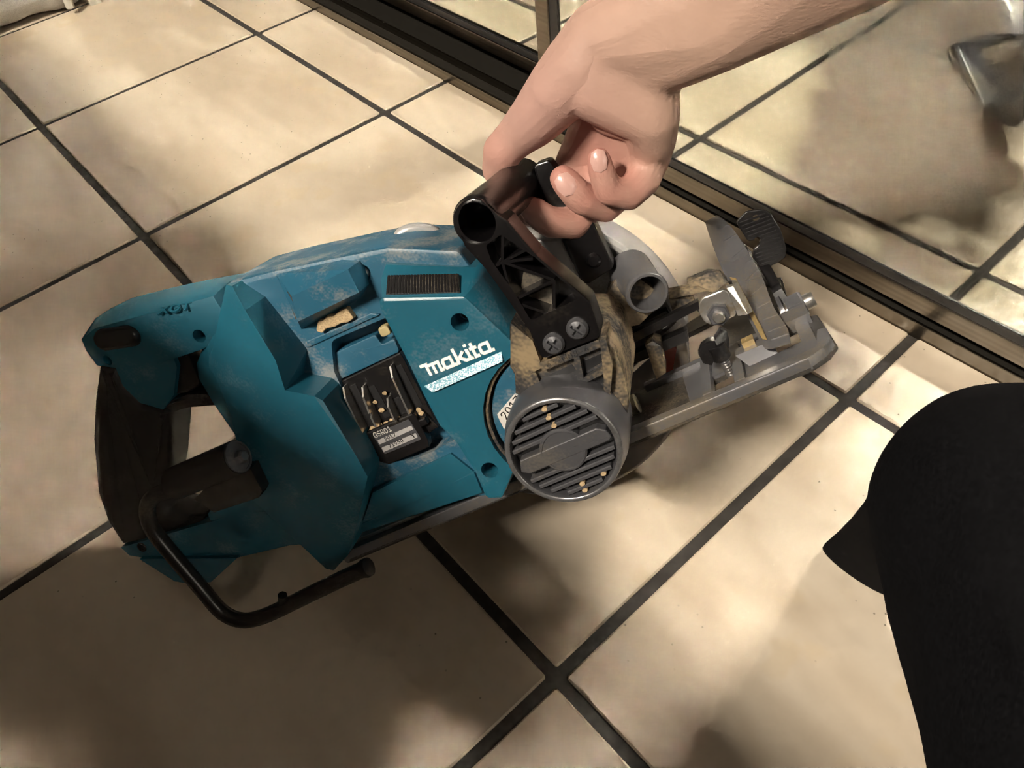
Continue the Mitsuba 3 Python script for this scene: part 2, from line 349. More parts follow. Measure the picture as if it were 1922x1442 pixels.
Bp = saw('base_plate', plan(base_out, 0, .0035, holes=[window, slot, slot2]), 'm_plate', S, 20, label='grey metal base plate along the bottom')
strip = [(-.336, 0), (-.012, 0), (-.0025, -.005), (.003, -.013), (.003, -.030), (-.002, -.032), (-.006, -.0105), (-.045, -.0085), (-.336, -.0085)]
saw('edge_strip', plan(strip, .0, .0088, .0015, .002), 'm_base', Bp, 35, label='raised smooth grey edge of the base')
saw('front_casting', cut(plan([(-.004, -.011), (-.004, -.060), (-.085, -.062), (-.080, -.011)], .003, .0052, .0006, .003, holes=[slot, slot2])), 'm_base', Bp, 20, label='dusty grey casting at the front of the base')
saw('front_lip', hull(np.vstack([np.array([[x, y, n] for x in (-.019, -.002) for y in (.002, .010) for n in (-.074, -.056)])])), 'm_base', Bp)
saw('rib', union(box(-.052, -.046, .003, .009, -.06, -.008), box(-.071, -.0655, .003, .009, -.06, -.008), box(-.11, -.03, .003, .008, -.066, -.06)), 'm_base', Bp, 20)
saw('top_band', plan([(-.332, -.009), (-.13, -.009), (-.13, -.020), (-.332, -.020)], .004, .0105, .001, .001), 'm_alu', Bp, 30, label='scratched bright band beside the edge')
# --- dark rails between motor and base front
saw('depth_rail', union(hb([(1130, 655, -.05), (1310, 566, -.05), (1313, 580, -.05), (1135, 672, -.05)], -.056), hb([(1135, 690, -.06), (1290, 620, -.06), (1293, 640, -.06), (1140, 705, -.06)], -.07),
    hb([(1150, 640, -.07), (1250, 583, -.07), (1260, 600, -.07), (1150, 655, -.07)], -.08)), 'm_black', S, 20, label='black slotted rails beside the blade')
saw('post', hb([(1211, 648, -.045), (1225, 641, -.045), (1240, 650, -.043), (1250, 700, -.043), (1232, 712, -.043)], -.062), 'm_housing', S, 20, label='dusty square post by the blade')
saw('stud', cyl(L3((1178, 765, -.03))[0], L3((1196, 757, -.03))[0], .0062, seg=20), 'm_housing', S)
saw('chip_plate', hb([(1248, 640, -.075), (1270, 655, -.075), (1262, 700, -.075), (1246, 708, -.075)], -.078), 'm_red', S, 20, label='rusty red plate deep beside the blade')

# --- main body
body_px = [(424, 531), (512, 508), (634, 482), (725, 464), (860, 470), (960, 600), (1010, 700), (985, 860), (940, 936), (909, 934), (833, 936), (671, 1003), (600, 1000), (520, 800), (450, 640)]
main = mf(slab(L(body_px, .002), -.058, .002, .003, .004))
recess_px = [(598, 661), (706, 616), (745, 626), (760, 669), (824, 801), (848, 830), (840, 852), (800, 874), (760, 890), (700, 898), (671, 862), (604, 720)]
main = main - mf(ps(recess_px, .02, -.013, .0002, .006))
main = main - mf(hole(680, 513, .002, -.002, .0050))
MB = saw('body', main, 'm_teal_dusty', S, 30, label='dusty teal main housing')
cowl = [(517, 514, .001), (642, 487, .001), (548, 556, .020), (653, 506, .020), (559, 604, .019), (674, 549, .018), (676, 560, .002), (566, 618, .002)]
CW = saw('vent_hood', hb(cowl, -.005), 'm_teal_dusty', MB, 20, label='raised dusty air hood')
saw('vent_opening', hull(L3((538, 545, .0135), (547, 556, .0195), (558, 598, .0185), (553, 592, .0125), (541, 562, .0090), (534, 545, .0085), (545, 560, .006), (555, 600, .010))), 'm_pocket', CW)
dpoly = np.array([(593, 622), (596, 603), (606, 603), (612, 594), (626, 594), (634, 586), (650, 578), (655, 586), (664, 598), (652, 606), (640, 607), (628, 614), (612, 617), (604, 626)], float)
saw('sawdust', ps(dpoly, .0068, .001, .0006, .0012), 'm_sawdust', MB, 20, label='tan sawdust lying below the hood')
saw('panel_step', ps([(575, 640), (694, 588), (716, 590), (575, 655)], .0038, 0, .001, .001), 'm_teal_dusty', MB)
screw(680, 513, -.0015, .0043, MB, .002, 'm_steel', 'worn cross-head screw')
# battery slot
SP = saw('slot_plate', ps([(613, 669), (704, 628), (716, 647), (740, 635), (750, 661), (631, 717), (620, 702)], -.002, -.0135, .001, .002), 'm_teal_dusty', S, label='pale dusty plate of the battery slot')
saw('rubber_pad', union(ps([(707, 618), (725, 610), (735, 627), (716, 635)], .001, -.013, .001, .002)), 'm_pad', S, label='yellowish rubber pad of the battery slot')
saw('rubber_pad', union(ps([(578, 680), (598, 669), (611, 686), (588, 697)], .001, -.013, .001, .002)), 'm_pad', S, label='yellowish rubber pad in the shade')
TB = saw('terminal_block', ps([(636, 717), (750, 662), (757, 672), (823, 800), (806, 814), (728, 871), (708, 866), (680, 812)], -.001, -.0135, .001, .001), 'm_black', S, label='black battery terminal block')
for a, b in (((644, 727), (684, 811)), ((680, 727), (697, 772)), ((697, 772), (709, 797)), ((727, 748), (744, 786)), ((732, 688), (771, 773))):
    p, q = L([a, b], .004); d = (q - p) / np.linalg.norm(q - p); m_ = np.array([-d[1], d[0]]) * .0006
    pl = np.array([p - m_, q - m_, q + m_, p + m_])
    lp = np.linalg.norm(q - p); tip = p + d * min(.006, lp * .3)
    saw('terminal', Manifold.hull_points(np.vstack([np.c_[pl, np.full(4, -.001)], np.c_[np.array([q - m_, q + m_, tip - m_, tip + m_]), np.full(4, .0075)], np.c_[np.array([p - m_, p + m_]), np.full(2, .004)]])), 'm_steel', TB, 20, label='bright metal battery contact')
for a, b in (((655, 726), (694, 806)), ((690, 728), (722, 786)), ((741, 690), (782, 768)), ((737, 750), (752, 780))):
    p, q = L([a, b], -.0005)
    saw('contact_slot', ps([a, (a[0] + 12, a[1] - 6), (b[0] + 12, b[1] - 6), b], -.0006, -.004, .0001, .001), 'm_gasket', TB, label='dark slot beside a contact')
rng = np.random.default_rng(4)
for u, v, s in [(700, 806, 9), (712, 800, 8), (725, 795, 7), (748, 786, 7), (716, 770, 6), (722, 738, 5), (692, 812, 6), (786, 770, 7), (790, 776, 6), (704, 755, 5), (735, 790, 7)]:
    q = [(u + s * math.cos(t) * rng.uniform(.6, 1.1), v + s * math.sin(t) * rng.uniform(.5, .9), -.0008 + rng.uniform(0, .003)) for t in np.arange(0, 6.28, .6)]
    saw('sawdust', hull(L3(*q)), 'm_sawdust', TB, 20)
LB = saw('label_block', ps([(681, 815), (777, 774), (803, 826), (806, 840), (730, 873), (712, 868)], .004, -.004, .0012, .0015), 'm_black', S, label='black block with a printed plate')
saw('label_plate', ps([(699, 817), (767, 787), (791, 825), (722, 853)], .0043, .0035, .0001, .001), 'm_cap', LB)
saw('letters', flat_text('GSR01', .0037, (704, 823), (736, 809), .0043, .0003), 'm_print', LB, False, label='printed white code letters')
for a in ([(708, 827), (772, 799), (776, 806), (712, 835)], [(716, 841), (780, 813), (784, 821), (720, 849)]):
    saw('print_box', ps(a, .0045, .0042, .00005, 0), 'm_label', LB)
saw('digits', flat_text('2017', .0022, (723, 828), (744, 818.5), .0045, .0002), 'm_gasket', LB, False)
saw('digits', flat_text('71950', .0022, (731, 841), (758, 829), .0045, .0002), 'm_gasket', LB, False)
saw('letters', flat_text('Y', .003, (774, 823), (781, 819.5), .0045, .0002, True), 'm_gasket', LB, False, label='printed letter Y')
saw('latch', union(ps([(776, 774), (790, 768), (824, 802), (806, 812), (800, 800)], .001, -.013, .001, .001), ps([(783, 790), (797, 784), (804, 797), (790, 803)], .005, -.004, .001, .001)), 'm_black', S, label='black latch piece beside the label block')
# --- raised block at the left end of the slot
blk = union(hb([(424, 603, .004), (396, 668, .005), (404, 707, .008), (431, 775, .016), (535, 733, .028), (517, 676, .028), (460, 582, .026), (436, 537, .012), (424, 535, .004)], -.05,
               [(452, 546, .0015), (489, 566, .0015), (530, 624, .0015), (577, 655, .0015), (560, 700, .002)]),
            hb([(431, 775, .016), (535, 733, .028), (590, 744, .028), (606, 752, .026), (671, 860, .026), (690, 895, .025), (674, 968, .022), (655, 1040, .018), (627, 1071, .014), (612, 1068, .014), (577, 1025, .015), (552, 987, .016), (470, 935, .016)], -.030))
BK = saw('slot_stop', blk, 'm_teal', S, 20, label='tall teal block closing the battery slot')
saw('flange', union(hb([(411, 629, -.006), (380, 655, -.010), (369, 684, -.010), (374, 712, -.010), (404, 707, .008), (392, 690, .006), (392, 668, .005), (424, 603, .004)], -.03),
                    hb([(374, 712, -.010), (400, 756, -.008), (413, 775, -.007), (465, 850, -.002), (490, 850, .016), (431, 775, .016), (404, 707, .008)], -.03)), 'm_teal', BK, 25, label='glossy teal flange of the block')
# --- cover with the maker's name
cov = [(716, 558), (872, 556), (966, 645), (1010, 720), (1000, 800), (957, 905), (943, 937), (917, 938), (909, 932), (890, 887), (856, 834), (824, 801), (792, 740), (758, 669), (713, 584), (709, 566)]
cv = union(ps(cov, .020, -.045, .0022, .003),
           hb([(717, 559, .0192), (871, 557, .0192), (906, 518, .006), (893, 502, .003), (724, 497, .006), (715, 525, .012)], -.04),
           hb([(724, 497, .006), (893, 502, .003), (860, 463, -.028), (740, 461, -.028), (728, 470, -.018)], -.05),
           hb([(871, 557, .0192), (906, 518, .006), (975, 610, .004), (968, 650, .018)], -.04))
hA, hB = (863, 605), (919, 883)
for h in (hA, hB):
    c = L([h], .02)[0]; cv = cv - mf(cyl([*c, .002], [*c, .05], .0051))
CC, CR_ = circle3(L([(911, 738), (909, 795), (931, 846)], .020))
cv = cv - mf(cyl([*CC, .002], [*CC, .05], CR_))
CV = saw('cover', cv, 'm_teal', S, 25, label='teal side cover with the maker name')
for h in (hA, hB):
    c = L([h], .02)[0]
    saw('sunk_screw', lathe([(0, .0021), (.0036, .0021), (.0036, .004), (.0018, .0048), (0, .0046)], [*c, 0], [0, 0, 1], 20), 'm_gasket', CV)
vq = [(728, 518), (861, 515), (863, 549), (725, 553)]; vn = [.0112, .0100, .0180, .0183]
vg = L3(*[(u, v, n + .0003) for (u, v), n in zip(vq, vn)]); nv = np.cross(vg[1] - vg[0], vg[3] - vg[0]); nv /= np.linalg.norm(nv); nv *= np.sign(nv[2])
VG = saw('vent_panel', hull(np.vstack([vg + nv * .0004, vg - nv * .002])), 'm_pocket', CV, label='dark ribbed vent strip')
ribs = []
for t in np.linspace(.02, .98, 24):
    a, b = vg[0] * (1 - t) + vg[1] * t, vg[3] * (1 - t) + vg[2] * t; d = (vg[1] - vg[0]) / np.linalg.norm(vg[1] - vg[0]) * .0006
    ribs.append(Manifold.hull_points(np.vstack([[p + s * d + nv * h for p in (a, b) for s in (-1, 1)] for h in (0, .001)])))
saw('vent_ribs', cat(*ribs), 'm_black', VG, 20)
# the maker's lettering: strokes drawn in a frame whose x runs along the word
def strokes(paths, w):
    g = [shapely.LineString(p).buffer(w / 2, cap_style='flat', join_style='mitre', mitre_limit=3) for p in paths]
    u = shapely.union_all(g)
    return [q for q in getattr(u, 'geoms', [u])]
LT = {'m': [[(-.35, 1.10), (.40, 1.10)], [(.22, 1.18), (.22, 0)], [(.22, .93), (.78, .93), (.78, 0)], [(.78, .93), (1.32, .93), (1.32, .12), (1.60, .12)]],
      'a': [[(.98, .93), (.30, .93), (.17, .75), (.17, .28), (.30, .12), (.80, .12)], [(.95, 1.05), (.95, .12), (1.30, .12)]],
      'k': [[(.22, 1.55), (.22, 0)], [(.22, .50), (.42, .50), (.95, 1.0)], [(.45, .55), (.92, .12), (1.20, .12)]],
      'i': [[(.05, .93), (.25, .93)], [(.22, 1.0), (.22, .12), (.50, .12)], [(.22, 1.28), (.22, 1.50)]],
      't': [[(.24, 1.42), (.24, .12), (.62, .12)], [(-.05, .93), (.62, .93)]]}
adv = {'m': 1.55, 'a': 1.24, 'k': 1.12, 'i': .50, 't': .66}
x, polys = 0.0, []
for ch in 'makita':
    polys += [shapely.affinity.translate(q, x, 0) for q in strokes(LT[ch], .27)]; x += adv[ch]
word = shapely.union_all(polys); a, b = L([(806, 706), (929, 657.5)], .020); d = b - a
sc = np.linalg.norm(d) / x; th = math.atan2(d[1], d[0])
word = shapely.affinity.affine_transform(word, [sc * math.cos(th), -sc * math.sin(th) * .95, sc * math.sin(th), sc * math.cos(th) * .95, a[0], a[1]])
wm = cat(*[trimesh.creation.extrude_polygon(q, .0012, engine='earcut').apply_translation([0, 0, .0196]) for q in getattr(word, 'geoms', [word])])
saw('maker_name', wm, 'm_white', CV, False, label='raised white lettering of the maker')
sb = L3((796, 725, .0200), (812, 737, .0224), (943, 679, .0224), (941, 660, .0200)); sb2 = sb.copy(); sb2[:, 2] = .019
saw('name_bar', Manifold.hull_points(np.vstack([sb, sb2])), 'm_sparkle', CV, 20, label='glittering pale bar under the name')
saw('lower_ledge', union(hb([(676, 985, .004), (836, 918, .004), (890, 888, .006), (905, 925, .006), (840, 934, .004), (672, 1002, .003)], -.02), hb([(700, 925, .008), (846, 852, .004), (890, 887, .004), (840, 915, .006), (680, 982, .008)], -.02)), 'm_teal', MB, 25)

# --- rear handle
h1 = hb([(153, 637, -.014), (179, 616, -.004), (244, 602, -.004), (286, 609, -.0035), (366, 596, -.0035), (400, 556, -.006), (179, 598, -.018), (208, 579, -.020), (286, 559, -.020), (371, 541, -.020), (428, 531, -.020),
         (430, 603, -.004), (405, 640, -.004), (382, 655, -.005), (320, 666, -.006), (262, 695, -.006), (218, 691, -.007), (182, 686, -.010), (163, 660, -.013)], -.042)
h2 = hb([(216, 688, -.006), (231, 725, -.006), (262, 756, -.006), (306, 769, -.007), (326, 742, -.007), (332, 690, -.007), (322, 662, -.007), (240, 655, -.007)], -.040)
hd = union(h1, h2) - mf(hole(374, 631, -.004, -.014, .0043)) - mf(hole(203, 676, -.008, -.016, .0036))
RH = saw('rear_handle', hd, 'm_teal', S, 30, label='teal rear handle shell')
oc = L([(221, 634)], -.004)[0]; od = L([(262, 628), (180, 641)], -.004); ax_ = (od[0] - od[1]); la = np.linalg.norm(ax_); ax_ /= la
ov = np.vstack([oc + ax_ * (la / 2 - .0073) + .0073 * np.array([math.cos(t), math.sin(t)]) for t in np.linspace(0, 2 * np.pi, 24, endpoint=False)] + [oc - ax_ * (la / 2 - .0073) + .0073 * np.array([math.cos(t), math.sin(t)]) for t in np.linspace(0, 2 * np.pi, 24, endpoint=False)])
ov = np.array(shapely.MultiPoint(ov).convex_hull.exterior.coords)[:-1]
saw('lock_button', loft(ov, [(-.02, 0), (-.004, 0), (-.0015, .0008), (0, .0028)]), 'm_black', RH, 40, label='black lock-off button')
em = meshkit.text_mesh('XGT', .0056, .001, True); em.vertices[:, 0] -= em.bounds[0, 0]
fo, fx_, fy_ = L3((300, 602, -.0012), (366, 591, -.0012), (292, 572, -.0125)); fe = (fx_ - fo) / np.linalg.norm(fx_ - fo); fu = fy_ - fo; fu -= fe * (fu @ fe); fu /= np.linalg.norm(fu); fz = np.cross(fe, fu)
sx_ = np.linalg.norm(fx_ - fo) * .92 / em.bounds[1, 0]
em = trimesh.Trimesh(fo + np.outer(em.vertices[:, 0] * sx_, fe) + np.outer(em.vertices[:, 1] + .0022, fu) + np.outer(em.vertices[:, 2] * 1.5 + .0022, fz), em.faces, process=False)
saw('embossed_mark', em, 'm_teal', RH, False, label='embossed letters on the handle')
gp = [(180, 684), (218, 690), (231, 724), (262, 756), (306, 769), (319, 776), (316, 830), (312, 887), (304, 930), (312, 960), (350, 975), (388, 966), (371, 1006), (345, 1017), (290, 1027), (227, 1028), (196, 981), (177, 925), (168, 828), (171, 750)]
saw('grip', slab(L(gp, -.006), -.038, -.006, .007, .004), 'm_rubber', RH, 45, label='black rubber grip')
saw('trigger', ps([(318, 664), (353, 663), (362, 686), (377, 722), (350, 740), (318, 744)], -.011, -.034, .003, .004), 'm_black', RH, label='black trigger')
saw('trigger_guard', ps([(296, 762), (348, 740), (402, 738), (406, 764), (350, 768), (320, 777)], -.010, -.034, .003, .004), 'm_black', RH)
arm_ = union(hb([(227, 1028, -.002), (243, 1043, -.002), (315, 1054, -.002), (421, 1053, .0), (452, 1043, .0), (560, 1020, .002), (560, 968, .002), (470, 958, 0), (400, 985, -.001), (371, 1006, -.002)], -.012), hb([(440, 900, .0), (560, 900, .0), (600, 1000, .0), (575, 1022, .0), (420, 1030, .0), (390, 965, -.002)], -.014))
LA = saw('lower_arm', arm_, 'm_teal', S, 30, label='teal lower arm of the rear handle')
screw(267, 1027, -.0018, .0038, LA, .0015, 'm_gasket')
saw('foot', hb([(262, 1050, .002), (327, 1091, .002), (346, 1095, .003), (396, 1093, .004), (445, 1048, .004)], -.004), 'm_teal', LA, 25)

# --- rafter hook
HK = saw('hook_mount', union(cyl(L3((330, 907, .030))[0], L3((446, 858, .036))[0], .0105, seg=28), hb([(365, 938, .026), (402, 962, .026), (486, 934, .028), (492, 922, .028), (470, 880, .03), (400, 900, .03)], .012)), 'm_black', S, 35, label='dark hook bracket with a round barrel')
saw('cutout', union(hb([(374, 946, .0265), (404, 958, .0265), (424, 950, .0268), (398, 925, .0268)], .02), hb([(418, 922, .0278), (436, 944, .0278), (470, 930, .0285), (450, 905, .0288)], .02)), 'm_gasket', HK, 20, label='dark recess in the bracket')
e0 = L3((446, 858, .036))[0]; e1 = L3((330, 907, .030))[0]; ed = (e0 - e1) / np.linalg.norm(e0 - e1)
saw('barrel_end', lathe([(0, .0004), (.0085, .0004), (.0085, .0012), (.0098, .0012), (.0098, 0), (0, 0)], e0, ed, 28), 'm_cap', HK)
saw('bolt', lathe([(0, 0), (.0042, 0), (.0042, .004), (.003, .0055), (0, .0055)], e0 - np.array([0, .001, 0]), ed, 6), 'm_rim', HK, 20)
rod = spline(L3((345, 912, .030), (315, 921, .030), (290, 931, .031), (277, 953, .031), (283, 986, .031), (315, 1031, .031), (352, 1075, .031), (392, 1122, .031), (421, 1152, .031), (450, 1164, .031), (483, 1161, .031), (535, 1139, .031), (610, 1102, .031), (688, 1066, .031)), 90)
RD = saw('hook_rod', tube(rod, .0052, 16), 'm_black', S, 50, label='bent black hanging hook')
rd = rod[-1] - rod[-3]; rd /= np.linalg.norm(rd)
saw('end_cap', lathe([(0, -.003), (.0056, -.003), (.0062, -.001), (.0060, .002), (.004, .003), (0, .003)], rod[-1], rd, 24), 'm_rubber', RD)
saw('nub', cyl(L3((532, 1136, .031))[0], L3((530, 1117, .033))[0], .003, seg=14), 'm_black', RD)
# --- hanging ring behind the body
rc = L3(*[(786 + 38 * math.cos(t), 449 + 20 * math.sin(t), -.040 - .004 * math.cos(t)) for t in np.linspace(0, 2 * np.pi, 49)])
saw('hanging_ring', tube(rc, .0036, 10), 'm_alu', S, 50, label='bright metal hanging ring')

# --- motor
MC, MR = np.array([-.1403, .0335]), .0318
hs = [(955, 600), (990, 625), (1130, 632), (1157, 657), (1174, 705), (1182, 746), (1176, 790), (1140, 850), (1060, 880), (1010, 860), (990, 780), (972, 722), (955, 690)]
hous = ps(hs, .021, -.055, .003, .006)
HS = saw('gear_housing', hous, 'm_housing', S, 30, label='dark gear housing caked with sawdust')
saw('tower', union(hb([(958, 606, .0245), (1000, 640, .0265), (1018, 690, .0265), (990, 705, .0245), (958, 690, .0205)], -.02), hb([(966, 690, .0225), (1006, 700, .0245), (1020, 735, .0245), (992, 748, .0245), (968, 738, .0215)], -.02)), 'm_housing', HS, 25)
saw('text_bar', hb([(1012, 682, .0270), (1124, 637, .0270), (1128, 652, .0270), (1018, 697, .0270)], 0), 'm_housing', HS, 20)
saw('embossed_mark', flat_text('632N88-4', .0034, (1027, 691), (1106, 659), .0270, .0006), 'm_housing', HS, False, label='embossed part number')
saw('rib', union(hb([(1076, 666, .0265), (1086, 662, .0265), (1096, 712, .0265), (1084, 716, .0265)], 0), hb([(1090, 712, .0260), (1138, 690, .0260), (1142, 697, .0260), (1094, 722, .0260)], 0),
                 hb([(1126, 640, .0275), (1137, 636, .0275), (1150, 685, .0265), (1146, 735, .0265), (1136, 738, .0265), (1138, 690, .0265)], 0), hb([(1132, 720, .0255), (1140, 712, .0255), (1150, 760, .0245), (1136, 765, .0245)], -.0), hb([(1030, 722, .0245), (1088, 712, .0255), (1100, 735, .0245), (1040, 745, .0245)], 0)), 'm_housing', HS, 25)
saw('window', union(hb([(1030, 704, .0211), (1074, 684, .0211), (1082, 695, .0211), (1040, 715, .0211)], .0165), hb([(1092, 680, .0211), (1128, 664, .0211), (1134, 678, .0211), (1096, 700, .0211)], .0165), hb([(1100, 722, .0211), (1136, 704, .0211), (1138, 714, .0211), (1108, 732, .0211)], .0165)), 'm_gasket', HS, 20, label='dark gap between the ribs')
saw('collar', loft(np.vstack([arc_pts(CC, CR_ - .0003, 100, 262, 40), arc_pts(CC, CR_ - .0024, 262, 100, 40)]), [(-.02, 0), (.0165, 0), (.0172, .0006)]), 'm_housing', S, 40, label='brownish dusty collar beside the motor')
saw('inner_collar', loft(np.vstack([arc_pts(CC, CR_ - .0040, 100, 262, 40), arc_pts(CC, CR_ * .4, 262, 100, 20)]), [(-.02, 0), (.0138, 0), (.0145, .0008)]), 'm_teal_dusty', S, 40)
CAP = saw('motor_cap', lathe([(0, .0), (MR + .0022, .0), (MR + .0022, .030), (MR + .0012, .036), (MR, .043), (MR - .0008, .0448), (MR - .0018, .0452), (MR - .0033, .0450), (MR - .0040, .0435), (MR - .0042, .0375), (0, .0375)], [*MC, 0], [0, 0, 1], 96), 'm_cap', S, 35, label='round dark grey motor cap with a slatted face')
saw('rim', lathe([(MR - .0034, .0448), (MR - .0028, .0456), (MR - .0012, .0456), (MR - .0004, .0446), (MR - .002, .044)], [*MC, 0], [0, 0, 1], 96), 'm_rim', CAP, 60, label='worn bright rim')
saw('vent_floor', lathe([(0, .0374), (MR - .0043, .0374), (MR - .0043, .0377), (0, .0377)], [*MC, 0], [0, 0, 1], 64), 'm_gasket', CAP, 20)
ri = MR - .0042
for yk in np.arange(-.0245, .0246, .0049):
    if abs(yk) < .005: continue
    w_ = math.sqrt(max(ri ** 2 - (abs(yk) + .001) ** 2, 1e-8))
    if w_ < .006: continue
    pr = np.array([(yk - .0012, .0376), (yk + .0012, .0376), (yk + .0012, .0432), (yk + .0006, .0438), (yk - .0008, .0438), (yk - .0012, .0432)])
    A = np.array([[0, 0, 1, MC[0]], [1, 0, 0, MC[1]], [0, 1, 0, 0], [0, 0, 0, 1.]])
    saw('slat', loft(pr, [(-w_, 0), (w_, 0)]).apply_transform(A), 'm_cap', CAP, 20)
saw('hub', lathe([(0, .0376), (.0128, .0376), (.0128, .0436), (.0118, .0446), (.0112, .0446), (.0108, .0440), (0, .0440)], [*MC, 0], [0, 0, 1], 48), 'm_cap', CAP, 35, label='plain round hub of the cap')
wb = math.sqrt(ri ** 2 - .0048 ** 2)
saw('cross_band', slab(np.array([(-wb, -.0018), (-wb + .004, -.0048), (wb - .002, -.0048), (wb, -.003), (wb - .001, .0015), (wb - .005, .0046), (-wb + .003, .0046)]) + MC, .0376, .0446, .0008, .0006), 'm_cap', CAP, 20, label='plain band across the cap')
for u, v in ((1022, 768), (1030, 784), (1040, 799), (1093, 908), (1098, 920), (1133, 889)):
    c = L([(u, v)], .0436)[0]
    saw('sawdust', hull(np.array([[c[0] + .0016 * math.cos(t), c[1] + .0012 * math.sin(t), z] for t in np.arange(0, 6.2, .7) for z in (.041, .0442)])), 'm_sawdust', CAP, 20)
LS = saw('silver_sticker', hb([(933, 779, .0160), (966, 740, .0160), (991, 750, .0160), (946, 806, .0160)], .0140), 'm_print', S, 20, label='small silver sticker beside the cap')
saw('digits', flat_text('2017', .005, (950, 790), (981, 752), .0161, .0002), 'm_gasket', LS, False)

# --- front handle
armL = [(872, 378), (857, 402), (859, 433), (871, 462), (912, 507), (955, 567), (993, 622), (1016, 677), (1130, 633), (1108, 567), (1075, 538), (1007, 479), (952, 414), (931, 400), (905, 376), (888, 371)]
ap = L(armL, .030)
arm0 = mf(slab(ap, .010, .030, .0012, .004))
plate_px = [(994, 622), (1080, 578)]
pocket = [(905, 468), (934, 448), (1000, 492), (1062, 545), (1078, 572), (992, 612), (958, 556), (915, 496)]
arm0 = arm0 - mf(ps(pocket, .038, .0145, .0002, .002))
tc0, tc1 = L3((892, 420, .030))[0], L3((1017, 309, -.112))[0]
tc1 = np.array([tc0[0] + (tc1[0] - tc0[0]) * .5, tc0[1] + (tc1[1] - tc0[1]) * .5, -.070])
arm0 = arm0 - mf(cyl(tc0 + [0, 0, -.03], tc0 + [0, 0, .02], .0104))
FH = saw('front_handle', arm0, 'm_gloss', S, 30, label='black front handle arm, a trussed plastic strut')
def rib(a, b, t=.0014, n=.0285, n0=.012):
    p, q = L([a, b], n); d = (q - p) / np.linalg.norm(q - p); m_ = np.array([-d[1], d[0]]) * t / 2
    return Manifold.hull_points(np.vstack([np.c_[np.array([p - m_, p + m_, q - m_, q + m_]), np.full(4, z)] for z in (n, n0)]))
saw('truss', cat(*[rib(a, b) for a, b in (((914, 508), (985, 470)), ((960, 566), (1040, 526)), ((943, 492), (1040, 526)), ((943, 492), (962, 566)), ((943, 440), (943, 492)), ((962, 566), (1042, 594)), ((1040, 526), (1040, 592)), ((985, 612), (1085, 572)), ((945, 492), (1000, 486)))]), 'm_gloss', FH, 20, label='crossed stiffening ribs')
saw('dust', cat(*[hb(q, .013) for q in ([(985, 497, .0152), (1034, 524, .0152), (975, 554, .0152)], [(1000, 558, .0152), (1036, 535, .0152), (1036, 588, .0152), (970, 566, .0152)], [(1046, 580, .0152), (1078, 566, .0152), (1078, 572, .0152), (1048, 590, .0152)], [(920, 508, .0152), (938, 498, .0152), (956, 556, .0152)], [(998, 604, .0152), (1034, 592, .0152), (1010, 606, .0152)])]), 'm_pocket', FH, 20, label='dust lying in the pockets')
td = tc1 - tc0; tl = np.linalg.norm(td)
saw('grip_tube', cut(lathe([(0, -.002), (.0118, -.002), (.0132, .002), (.0130, tl * .5), (.0132, tl), (0, tl)], tc0 + [0, 0, -.004], td / tl, 48), cyl(tc0 + [0, 0, .03], tc0 + td * .6, .0104)), 'm_gloss', FH, 40, label='hollow black tube held by the hand')
screw(1040, 644, .030, .0058, FH, .004, 'm_cap', 'large cross-head screw')
screw(1084, 616, .030, .0058, FH, .004, 'm_cap', 'large cross-head screw')
fa = [(1046, 433), (1091, 531), (1104, 534), (1153, 503), (1106, 402), (1062, 345), (1030, 300), (1000, 310), (1010, 350)]
FA = saw('far_arm', slab(L(fa, -.056), -.072, -.056, .0015, .003), 'm_gloss', FH, 30, label='far strut of the front handle')
saw('boss', lathe([(0, 0), (.0045, 0), (.0045, .001), (.003, .0022), (0, .0022)], L3((1114, 489, -.056))[0], [0, 0, 1], 20), 'm_gloss', FA)
# --- dust nozzle
nz0, nz1 = L3((1216, 551, -.035))[0], L3((1183, 508, -.075))[0]; nd = (nz1 - nz0); nl = np.linalg.norm(nd); nd /= nl
nz = cut(lathe([(0, 0), (.0118, 0), (.0126, .0012), (.0126, .003), (.0116, .006), (.0126, nl * .6), (.0135, nl), (0, nl)], nz0, nd, 48), cyl(nz0 - nd * .01, nz0 + nd * .030, .0104))
saw('dust_nozzle', nz, 'm_base', S, 40, label='round metal dust outlet')
saw('nozzle_neck', hb([(1135, 560, -.05), (1170, 500, -.06), (1250, 560, -.055), (1200, 610, -.05), (1140, 620, -.045)], -.085), 'm_housing', S, 25)

# --- bevel quadrant, lever, nut, bracket, wing bolt at the front
Rq = [(1484, 645), (1479, 619), (1453, 578), (1430, 518), (1406, 476), (1375, 429), (1349, 405)]
Lq = [(1450, 655), (1444, 632), (1425, 590), (1400, 545), (1378, 500), (1352, 440), (1326, 415)]
L2 = [(1436, 655), (1420, 628), (1398, 585), (1372, 540), (1352, 498), (1338, 462), (1323, 416)]
nq = None
def dens(P, k=25):
    P = np.asarray(P, float); t = np.linspace(0, 1, len(P)); s_ = np.linspace(0, 1, k)
    from scipy.interpolate import PchipInterpolator
    return PchipInterpolator(t, P)(s_)
Rq, Lq, L2 = dens(Rq), dens(Lq), dens(L2); nq = np.linspace(-.018, -.165, 25)
v = []
for r_, l_, m_, n_ in zip(Rq, Lq, L2, nq):
    R_, L_, M_ = L3((*r_, n_), (*l_, n_), (*m_, n_ - .008)); v += [R_, L_, M_, R_ + (M_ - L_) + [0, 0, -.004]]
v = np.array(v); f = []
for k in range(24):
    for s_ in range(4):
        a_, b_ = k * 4 + s_, k * 4 + (s_ + 1) % 4; f += [[a_, b_, b_ + 4], [a_, b_ + 4, a_ + 4]]
f += [[0, 2, 1], [0, 3, 2], [96, 97, 98], [96, 98, 99]]
qm = trimesh.Trimesh(v, f, process=False)
if qm.volume < 0: qm.invert()
